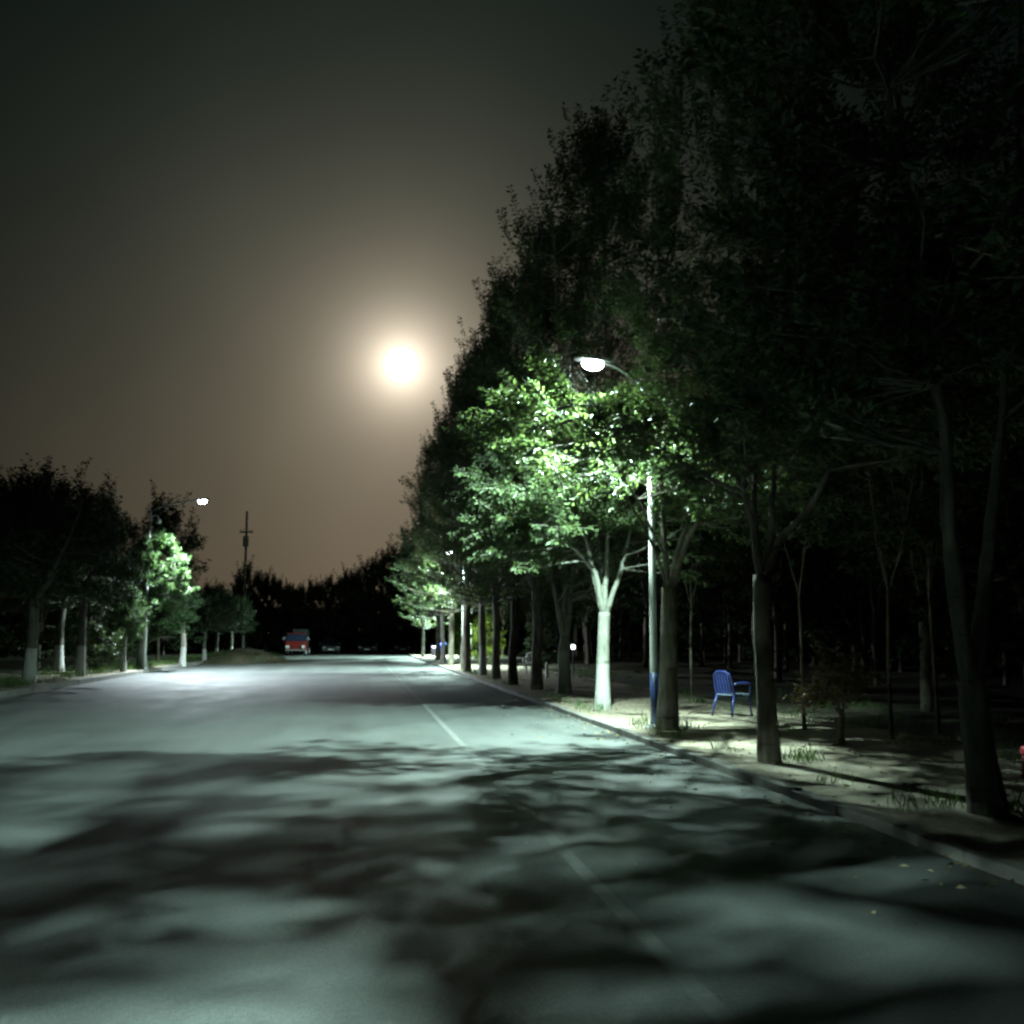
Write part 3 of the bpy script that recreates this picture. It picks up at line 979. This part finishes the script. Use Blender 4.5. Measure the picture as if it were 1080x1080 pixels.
# ================================================================== street lamps
def street_lamp(name, label, base, head, pole_h, lamp_m, power, colour, band=None, dome=False, group='street lamps along the road', cone=146, blend=0.75, tilt=14):
    """head is the world position of the LED head's centre"""
    r = thing(name, label, 'street lamp', base, 0, group)
    b = Vector(base)
    h = Vector(head) - b
    p = MB()
    p.lathe([(0.068, 0.03), (0.066, 0.9), (0.058, pole_h * 0.6), (0.048, pole_h)], 14)
    p.lathe([(0.052, pole_h - 0.35), (0.057, pole_h - 0.34), (0.057, pole_h - 0.28), (0.052, pole_h - 0.27)], 14)
    p.build('pole', M['polewhite'], r, smooth=True)
    fl = MB()
    fl.lathe([(0.18, 0.0), (0.18, 0.025), (0.11, 0.03), (0.10, 0.07)], 16)
    for a in range(4):
        q = math.pi / 4 + a * math.pi / 2
        fl.lathe([(0.018, 0.025), (0.018, 0.055)], 6, (0.14 * math.cos(q), 0.14 * math.sin(q), 0))
    fl.build('base_flange', M['galv'], r)
    if band:
        bd = MB()
        bd.lathe([(0.071, 0.06), (0.071, band)], 14)
        bd.build('painted_band', M['blue'], r, smooth=True)
    # curved arm from the pole top out to the head
    d = Vector((h.x, h.y, 0))
    arm = MB()
    pts = []
    for i in range(11):
        t = i / 10
        x = d * (1 - (1 - t) ** 1.0) * 0.93
        z = pole_h - 0.1 + (h.z - pole_h + 0.1) * math.sin(t * math.pi / 2) ** 0.8
        pts.append(Vector((x.x, x.y, z)))
    arm.tube(pts, [0.034] * 11, 10)
    dn = d.normalized()
    # small brace under the arm
    arm.tube([Vector((0, 0, pole_h - 0.55)) + dn * 0.05, pts[4] - Vector((0, 0, 0.02))], 0.012, 6)
    arm.build('arm', M['greydark'], r, smooth=True)
    # flat tapered LED head along the arm direction
    ang_ = math.atan2(dn.y, dn.x)
    mt = Matrix.Translation(h) @ Matrix.Rotation(ang_, 4, 'Z') @ Matrix.Rotation(R(-4), 4, 'Y')
    bm = bmesh.new()
    prof = [(-0.36, 0.05), (-0.22, 0.11), (0.28, 0.13), (0.36, 0.09)]
    top = [bm.verts.new((x, y * s, 0.085 if abs(x) < 0.3 else 0.06)) for s in (1,) for x, y in prof] + [bm.verts.new((x, -y, 0.085 if abs(x) < 0.3 else 0.06)) for x, y in prof[::-1]]
    bot = [bm.verts.new((v.co.x, v.co.y, 0.012)) for v in top]
    bm.faces.new(top)
    bm.faces.new(bot[::-1])
    for i in range(8):
        bm.faces.new((top[i], bot[i], bot[(i + 1) % 8], top[(i + 1) % 8]))
    bmesh.ops.recalc_face_normals(bm, faces=bm.faces)
    bmesh.ops.bevel(bm, geom=bm.edges[:], offset=0.012, segments=2, affect='EDGES')
    for i in range(6):   # cooling fins
        x = -0.15 + 0.07 * i
        res = bmesh.ops.create_cube(bm, size=1.0)
        bmesh.ops.transform(bm, verts=res['verts'], matrix=Matrix.Translation((x, 0, 0.095)) @ Matrix.Diagonal((0.012, 0.15, 0.03, 1)))
    bmesh.ops.transform(bm, verts=bm.verts, matrix=mt)
    hd = MB().bm(bm).build('lamp_head', M['greydark'], r)
    # domed glowing lens below the head
    bm = bmesh.new()
    bmesh.ops.create_uvsphere(bm, u_segments=20, v_segments=12, radius=1.0)
    bmesh.ops.transform(bm, verts=bm.verts, matrix=mt @ Matrix.Translation((0.03, 0, -0.045)) @ Matrix.Diagonal((0.19, 0.125, 0.105, 1)))
    MB().bm(bm).build('lens', lamp_m, r, smooth=True)
    if dome:
        dm = MB()
        dm.tube([(0.03, 0, pole_h - 0.45), (0.10, 0, pole_h - 0.30), (0.22, 0, pole_h - 0.24), (0.34, 0, pole_h - 0.30), (0.38, 0, pole_h - 0.42)], 0.028, 8)
        dm.lathe([(0.03, -0.02), (0.10, -0.06), (0.13, -0.14), (0.11, -0.22), (0.05, -0.27)], 14, (0.38, 0, pole_h - 0.38))
        dm.build('hooked_bracket', M['polewhite'], r, smooth=True)
    ld = bpy.data.lights.new('lamp_light', 'SPOT')
    ld.energy = power
    ld.color = colour
    ld.spot_size = R(cone)
    ld.spot_blend = blend
    ld.shadow_soft_size = 0.06
    lo = bpy.data.objects.new('lamp_light', ld)
    COL.objects.link(lo)
    lo.parent = r
    lo.location = h + Vector((0, 0, -0.16))
    aim = Vector((0, 0, -1)) + dn * math.tan(R(tilt))
    lo.rotation_euler = aim.to_track_quat('-Z', 'Y').to_euler()
    return r


CW = (0.70, 1.0, 0.89)
BW = (0.80, 0.95, 1.0)
street_lamp('street_lamp', 'lit street lamp on a pale pole with blue painted foot, among the kerbside trees', (4.95, 17.0, ZR), LAMP_R, 5.75, M['led_right'], 16500, CW, band=0.92, cone=156, blend=0.6, tilt=18)
street_lamp('street_lamp', 'lit street lamp above the round clipped tree across the road', (-9.66, 49.0, ZL), LAMP_L, 7.3, M['led_left'], 27000, BW, dome=True, cone=162, tilt=20)
street_lamp('street_lamp', 'street lamp hidden in the crowns by the white chairs', (5.3, 53.0, ZR), (4.6, 53.0, 6.0), 5.5, M['led_right'], 22000, CW, cone=156, tilt=20)
street_lamp('street_lamp', 'street lamp beyond the far green bushes lighting the junction', (9.0, 83.2, ZR), (7.4, 82.8, 6.3), 5.75, M['led_right'], 60000, CW, cone=146, tilt=30)
street_lamp('street_lamp', 'street lamp standing behind the viewpoint', (-9.75, -1.5, ZL), (-8.2, -0.1, 6.6), 5.9, M['led_left'], 120000, CW, cone=88, blend=0.95, tilt=41)


# ================================================================== furniture on the verge
def chair(name, label, loc, rotz, m, leg_m=None, seat_m=None, group=None):
    r = thing(name, label, 'chair', loc, rotz, group)
    leg_m = leg_m or m
    s = MB()
    s.box(-0.23, 0.23, -0.23, 0.22, 0.40, 0.43, 0.012)
    s.box(-0.225, 0.225, -0.235, -0.215, 0.33, 0.405, 0.006)
    s.box(-0.235, -0.215, -0.21, 0.21, 0.345, 0.405, 0.006)
    s.box(0.215, 0.235, -0.21, 0.21, 0.345, 0.405, 0.006)
    s.build('seat', seat_m or m, r)
    b = MB()
    b.tube([(-0.215, 0.20, 0.40), (-0.225, 0.25, 0.62), (-0.20, 0.29, 0.80), (-0.10, 0.305, 0.86), (0.10, 0.305, 0.86), (0.20, 0.29, 0.80), (0.225, 0.25, 0.62), (0.215, 0.20, 0.40)], 0.022, 8)
    for i in range(5):
        x = -0.14 + 0.07 * i
        b.box(x - 0.022, x + 0.022, 0.0, 0.014, 0.0, 0.41, 0.004, Matrix.Translation((0, 0.205, 0.43)) @ Matrix.Rotation(R(-13), 4, 'X'))
    b.build('backrest', m, r)
    for sx in (-1, 1):
        a = MB()
        a.tube([(sx * 0.225, 0.235, 0.60), (sx * 0.265, 0.12, 0.645), (sx * 0.275, -0.10, 0.64), (sx * 0.268, -0.215, 0.61), (sx * 0.25, -0.22, 0.42)], 0.021, 8)
        a.build('armrest', m, r, smooth=True)
        for sy in (-1, 1):
            l = MB()
            l.tube([(sx * 0.215, sy * 0.205, 0.41), (sx * 0.235, sy * 0.235 + (0.03 if sy > 0 else 0), 0.2), (sx * 0.255, sy * 0.26 + (0.05 if sy > 0 else 0), 0.0)], [0.026, 0.022, 0.019], 8)
            l.build('leg', leg_m, r, smooth=True)
    return r


chair('plastic_chair', 'blue plastic armchair, highlights painted pale on its seat, on the verge', (7.22, 19.4, ZR), R(118), M['blueplastic'], seat_m=M['bluehighlight'])
st = thing('plastic_stool', 'low red plastic stool past the nearest trunk, cut off by the photo edge', 'stool', (7.30, 10.35, ZR), R(20))
sm = MB()
sm.lathe([(0.10, 0.345), (0.165, 0.345), (0.185, 0.325), (0.19, 0.27), (0.175, 0.27), (0.17, 0.315), (0.10, 0.325)], 24)
sm.lathe([(0.105, 0.328), (0.105, 0.342)], 24)
sm.build('seat', M['redplastic'], st, smooth=False)
for k in range(4):
    q = math.pi / 4 + k * math.pi / 2
    l = MB()
    l.tube([(0.13 * math.cos(q), 0.13 * math.sin(q), 0.32), (0.175 * math.cos(q), 0.175 * math.sin(q), 0.0)], [0.032, 0.022], 8)
    l.build('leg', M['redplastic'], st, smooth=True)
w1 = chair('plastic_chair', 'white plastic chair nearest the trunk, taller in view', (6.65, 42.4, ZR), R(75), M['whiteplastic'], group='white plastic chairs')
copy_tree(w1, (7.2, 43.3, ZR), R(-20), 1.0, 'white plastic chair seen from its side, further right of the pair', 'white plastic chairs')
# pale stump-like post and small lantern among the trunks
pst = MB()
pst.lathe([(0.06, 0.0), (0.058, 0.5), (0.05, 0.56), (0.02, 0.59)], 10)
pst.lathe([(0.064, 0.40), (0.064, 0.47)], 10)
tag(pst.build('marker_post', M['whiteplastic']), 'short pale marker post on the dark verge beyond the grey-washed trunk', 'post').location = (6.95, 38.0, ZR)
ln = thing('lantern', 'small white garden light glowing beside the low-forking trunk', 'garden light', (7.95, 38.0, ZR))
MB().lathe([(0.05, 0), (0.05, 0.02), (0.028, 0.03), (0.026, 1.05), (0.05, 1.07)], 10).build('post', M['greydark'], ln)
MB().lathe([(0.05, 1.07), (0.075, 1.10), (0.08, 1.20), (0.05, 1.24)], 12).build('bulb', M['led_small'], ln, smooth=True)
MB().lathe([(0.11, 1.24), (0.10, 1.27), (0.02, 1.32)], 12).build('cap', M['greydark'], ln)


def bin_(name, label, loc, rotz, m, s=1.0):
    r = thing(name, label, 'bin', loc, rotz)
    r.scale = (s, s, s)
    b = MB()
    bm = bmesh.new()
    bmesh.ops.create_cube(bm, size=1.0)
    for v in bm.verts:
        k = 0.5 if v.co.z > 0 else 0.40
        v.co = Vector((math.copysign(k * 0.58, v.co.x), math.copysign(k * 0.62, v.co.y), 0.95 if v.co.z > 0 else 0.08))
    bmesh.ops.bevel(bm, geom=bm.edges[:], offset=0.03, segments=2, affect='EDGES')
    b.bm(bm).build('body', m, r)
    MB().prism([(-0.36, 0.955), (0.33, 0.955), (0.33, 0.99), (-0.05, 1.06), (-0.36, 1.0)], -0.31, 0.31, 0.012).build('lid', m, r)
    for sx in (-1, 1):
        w = MB()
        w.tube([(sx * 0.20, 0.24, 0.10), (sx * 0.26, 0.24, 0.10)], 0.10, 16)
        w.build('wheel', M['rubber'], r)
    MB().tube([(-0.22, 0.33, 0.90), (-0.22, 0.40, 0.93), (0.22, 0.40, 0.93), (0.22, 0.33, 0.90)], 0.016, 8).build('handle', m, r)
    return r


bin_('wheelie_bin', 'blue wheeled bin by the far white-trunked tree', (6.55, 82.0, ZR), R(170), M['binblue'])
bin_('wheelie_bin', 'smaller faded lilac bin beside the blue one', (5.95, 82.4, ZR), R(190), M['lilac'], 0.75)


# ================================================================== vehicles at the junction
def wheel(x, y, rr, r, wdt=0.2):
    t = MB()
    t.lathe([(rr * 0.62, -wdt / 2), (rr * 0.95, -wdt / 2), (rr, -wdt / 3), (rr, wdt / 3), (rr * 0.95, wdt / 2), (rr * 0.62, wdt / 2)], 20)
    mt = Matrix.Translation((x, y, rr)) @ Matrix.Rotation(R(90), 4, 'Y')
    t.v = [tuple(mt @ Vector(v)) for v in t.v]
    o = t.build('wheel', M['rubber'], r, smooth=False)
    h = MB()
    h.lathe([(rr * 0.6, -wdt / 2 - 0.004), (rr * 0.5, -wdt / 2 - 0.02), (rr * 0.5, wdt / 2 + 0.02), (rr * 0.6, wdt / 2 + 0.004)], 14)
    h.v = [tuple(mt @ Vector(v)) for v in h.v]
    h.build('rim', M['galv'], o)
    return o


def car(name, label, loc, rotz, paint, group=None):
    """front faces -y"""
    r = thing(name, label, 'car', loc, rotz, group)
    body = MB()
    body.prism([(-2.10, 0.28), (-2.15, 0.55), (-2.05, 0.74), (-1.15, 0.90), (1.75, 0.95), (2.08, 0.86), (2.12, 0.5), (2.05, 0.28)], -0.86, 0.86, 0.06)
    body.build('body', paint, r)
    cab = MB()
    bm = bmesh.new()
    prof = [(-1.10, 0.90, 0.78), (-0.35, 1.42, 0.62), (0.95, 1.44, 0.62), (1.80, 0.95, 0.78)]
    a = [bm.verts.new((-w, y, z)) for y, z, w in prof]
    b = [bm.verts.new((w, y, z)) for y, z, w in prof]
    bm.faces.new(a)
    bm.faces.new(b[::-1])
    for i in range(4):
        j = (i + 1) % 4
        bm.faces.new((a[j], a[i], b[i], b[j]))
    bmesh.ops.recalc_face_normals(bm, faces=bm.faces)
    bmesh.ops.bevel(bm, geom=bm.edges[:], offset=0.05, segments=2, affect='EDGES')
    cab.bm(bm).build('cabin', M['carglass'], r)
    rf = MB()
    rf.box(-0.60, 0.60, -0.32, 0.92, 1.425, 1.465, 0.018)
    rf.build('roof', paint, r)
    for sx in (-1, 1):
        MB().box(min(sx * 0.50, sx * 0.80), max(sx * 0.50, sx * 0.80), -2.17, -2.08, 0.58, 0.72, 0.02).build('headlight', M['lens'], r)
        MB().box(min(sx * 0.80, sx * 1.0), max(sx * 0.80, sx * 1.0), -0.85, -0.72, 0.92, 1.06, 0.03).build('mirror', paint, r)
        for y in (-1.35, 1.3):
            wheel(sx * 0.78, y, 0.31, r)
    MB().box(-0.26, 0.26, -2.165, -2.14, 0.40, 0.51, 0.004).build('number_plate', M['whiteplastic'], r)
    return r


def truck(name, label, loc, rotz):
    r = thing(name, label, 'truck', loc, rotz)
    c = MB()
    c.prism([(-2.0, 0.45), (-2.05, 0.9), (-1.98, 1.25), (-0.55, 1.25), (-0.55, 0.45)], -0.88, 0.88, 0.06)
    c.build('cab', M['carred'], r)
    MB().prism([(-1.96, 1.26), (-1.62, 1.86), (-0.60, 1.86), (-0.60, 1.26)], -0.80, 0.80, 0.05).build('windscreen', M['carglass'], r)
    MB().prism([(-1.66, 1.87), (-1.60, 1.95), (-0.60, 1.95), (-0.57, 1.87)], -0.82, 0.82, 0.03).build('roof', M['carred'], r)
    MB().box(-0.45, 0.75, -0.45, 2.1, 0.72, 2.30, 0.04).build('cargo_box', M['cardark'], r)
    MB().box(-0.9, 0.9, -0.52, 2.2, 0.56, 0.70, 0.02).build('bed', M['cardark'], r)
    MB().box(-0.85, 0.85, -2.12, -2.02, 0.42, 0.56, 0.03).build('bumper', M['greydark'], r)
    for sx in (-1, 1):
        h = MB()
        h.tube([(sx * 0.66, -2.02, 0.78), (sx * 0.66, -2.10, 0.78)], [0.16, 0.15], 14)
        h.build('headlight', M['lens'], r)
        MB().box(min(sx * 0.92, sx * 1.12), max(sx * 0.92, sx * 1.12), -1.75, -1.68, 1.30, 1.62, 0.03).build('mirror', M['greydark'], r)
        for y in (-1.35, 1.4):
            wheel(sx * 0.76, y, 0.34, r)
    return r


truck('small_truck', 'small red truck with round headlights parked at the end of the road', (-5.3, 92.5, 0), R(-3))
car('parked_car', 'dim grey car parked nearest the red truck', (-2.9, 100.8, 0.0), R(8), M['carsilver'], 'cars parked beyond the junction')
car('parked_car', 'dark car parked beyond the junction, headlamps catching the light', (0.9, 100.8, 0.0), R(-4), M['cardark'], 'cars parked beyond the junction')
car('parked_car', 'dark car parked nearest the far white-trunked tree', (3.6, 101.0, 0.0), R(15), M['cardark'], 'cars parked beyond the junction')

# earth mound on the far kerb
nr = np.random.default_rng(4)
N = 44
mv, mf = [], []
for j in range(N + 1):
    for i in range(N + 1):
        u, v = i / N * 2 - 1, j / N * 2 - 1
        rr = math.hypot(u, v)
        z = 0.74 * max(0.0, 1 - rr * rr) ** 1.2 * (1 + 0.25 * math.sin(3.1 * u + 1) * math.cos(2.3 * v)) + float(nr.normal()) * 0.03 - 0.06
        mv.append((u * 3.6, v * 4.5, z))
for j in range(N):
    for i in range(N):
        a = j * (N + 1) + i
        mf.append((a, a + 1, a + N + 2, a + N + 1))
md = link_mesh('earth_mound', mv, mf, M['mound'], smooth=True, loc=(-7.6, 68.5, 0.03))
tag(md, 'low heap of earth with dry grass spilling over the far kerb', 'mound')

# utility pole beyond the junction
up = thing('utility_pole', 'tall thin utility pole above the distant trees', 'utility pole', (-10.9, 100.6, 0))
MB().lathe([(0.18, -0.3), (0.16, 0.0), (0.10, 13.6), (0.05, 13.65)], 10).build('pole', M['steelpole'], up, smooth=True)
MB().box(-0.62, 0.62, -0.05, 0.05, 11.55, 11.68, 0.01).build('crossarm', M['wood'], up)
MB().box(-0.26, 0.26, -0.50, -0.14, 10.2, 11.2, 0.06).build('transformer', M['steelpole'], up)
for x in (-0.55, -0.28, 0.28, 0.55):
    MB().lathe([(0.02, 11.68), (0.05, 11.74), (0.03, 11.78), (0.05, 11.83), (0.02, 11.88)], 8, (x, 0, 0)).build('insulator', M['ceramic'], up)

# ================================================================== litter and grass
nr = np.random.default_rng(77)


def flat_leaves(name, n, xs, ys, zfun, size, m):
    x = xs(n)
    y = ys(n)
    z = np.array([zfun(a) for a in x]) + 0.006
    P = np.stack([x, y, z], 1)
    a = nr.uniform(0, 6.283, n)
    D = np.stack([np.cos(a), np.sin(a), nr.uniform(-0.1, 0.25, n)], 1)
    D /= np.linalg.norm(D, axis=1)[:, None]
    L = size * nr.uniform(0.6, 1.4, n)
    v, f = leaf_mesh(P, D, L, L * 0.5, nr)
    v[:, 2] = np.maximum(v[:, 2], np.repeat(z, 4))
    return tag(link_mesh(name, v, f, m), kind='stuff')


zg = lambda x: (ZR + 0.008 if x > KR + 0.16 else 0.0 if x > KL else ZL + 0.008)
flat_leaves('fallen_leaves', 3600, lambda n: np.where(nr.random(n) < 0.82, nr.normal(5.9, 1.3, n), 4.27 - nr.exponential(0.22, n)), lambda n: nr.uniform(3, 50, n), zg, 0.055, M['dead_leaf'])


def blades(name, pts, hmin, hmax, m):
    n = len(pts)
    P = np.array(pts)
    a = nr.uniform(0, 6.283, n)
    lean = nr.uniform(0.1, 0.7, n)
    D = np.stack([np.cos(a) * lean, np.sin(a) * lean, np.ones(n)], 1)
    D /= np.linalg.norm(D, axis=1)[:, None]
    L = nr.uniform(hmin, hmax, n)
    v, f = leaf_mesh(P, D, L, np.full(n, 0.012), nr)
    return tag(link_mesh(name, v, f, m), kind='stuff')


gp = []
for _ in range(240):     # tufts on the right verge, thicker away from the trodden strip
    cx = 4.6 + abs(nr.normal(0, 0.25)) if nr.random() < 0.25 else nr.uniform(7.4, 11.5)
    cy = nr.uniform(4, 48)
    for _k in range(int(nr.integers(8, 34))):
        gp.append((cx + nr.normal(0, 0.10), cy + nr.normal(0, 0.12), ZR))
for cx, cy in [(5.45, 12.25), (5.3, 12.1), (5.6, 8.3), (5.35, 16.5), (5.2, 8.7)]:
    for _k in range(70):
        gp.append((cx + nr.normal(0, 0.12), cy + nr.normal(0, 0.12), ZR))
blades('verge_grass', gp, 0.07, 0.26, M['grass'])
gp = []
for _ in range(500):
    cx, cy = -9.7 - abs(nr.normal(0, 1.4)), nr.uniform(26, 80)
    for _k in range(20):
        gp.append((cx + nr.normal(0, 0.15), cy + nr.normal(0, 0.15), ZL))
for _ in range(260):
    u, v = nr.normal(0, 0.42), nr.normal(0, 0.42)
    if math.hypot(u, v) < 0.95:
        for _k in range(10):
            gp.append((-7.6 + u * 3.6 + nr.normal(0, .1), 68.5 + v * 4.5 + nr.normal(0, .1), 0.02 + 0.62 * max(0, 1 - u * u - v * v) ** 1.2))
blades('far_verge_grass', gp, 0.10, 0.34, M['grass'])

# ================================================================== the moon
bm = bmesh.new()
bmesh.ops.create_uvsphere(bm, u_segments=48, v_segments=24, radius=47)
mo = MB().bm(bm).build('moon', M['moon'], None, smooth=True)
mo.location = CAM + MOON_DIR * 3000
tag(mo, 'bright full moon with a warm hazy halo above the road', 'moon')
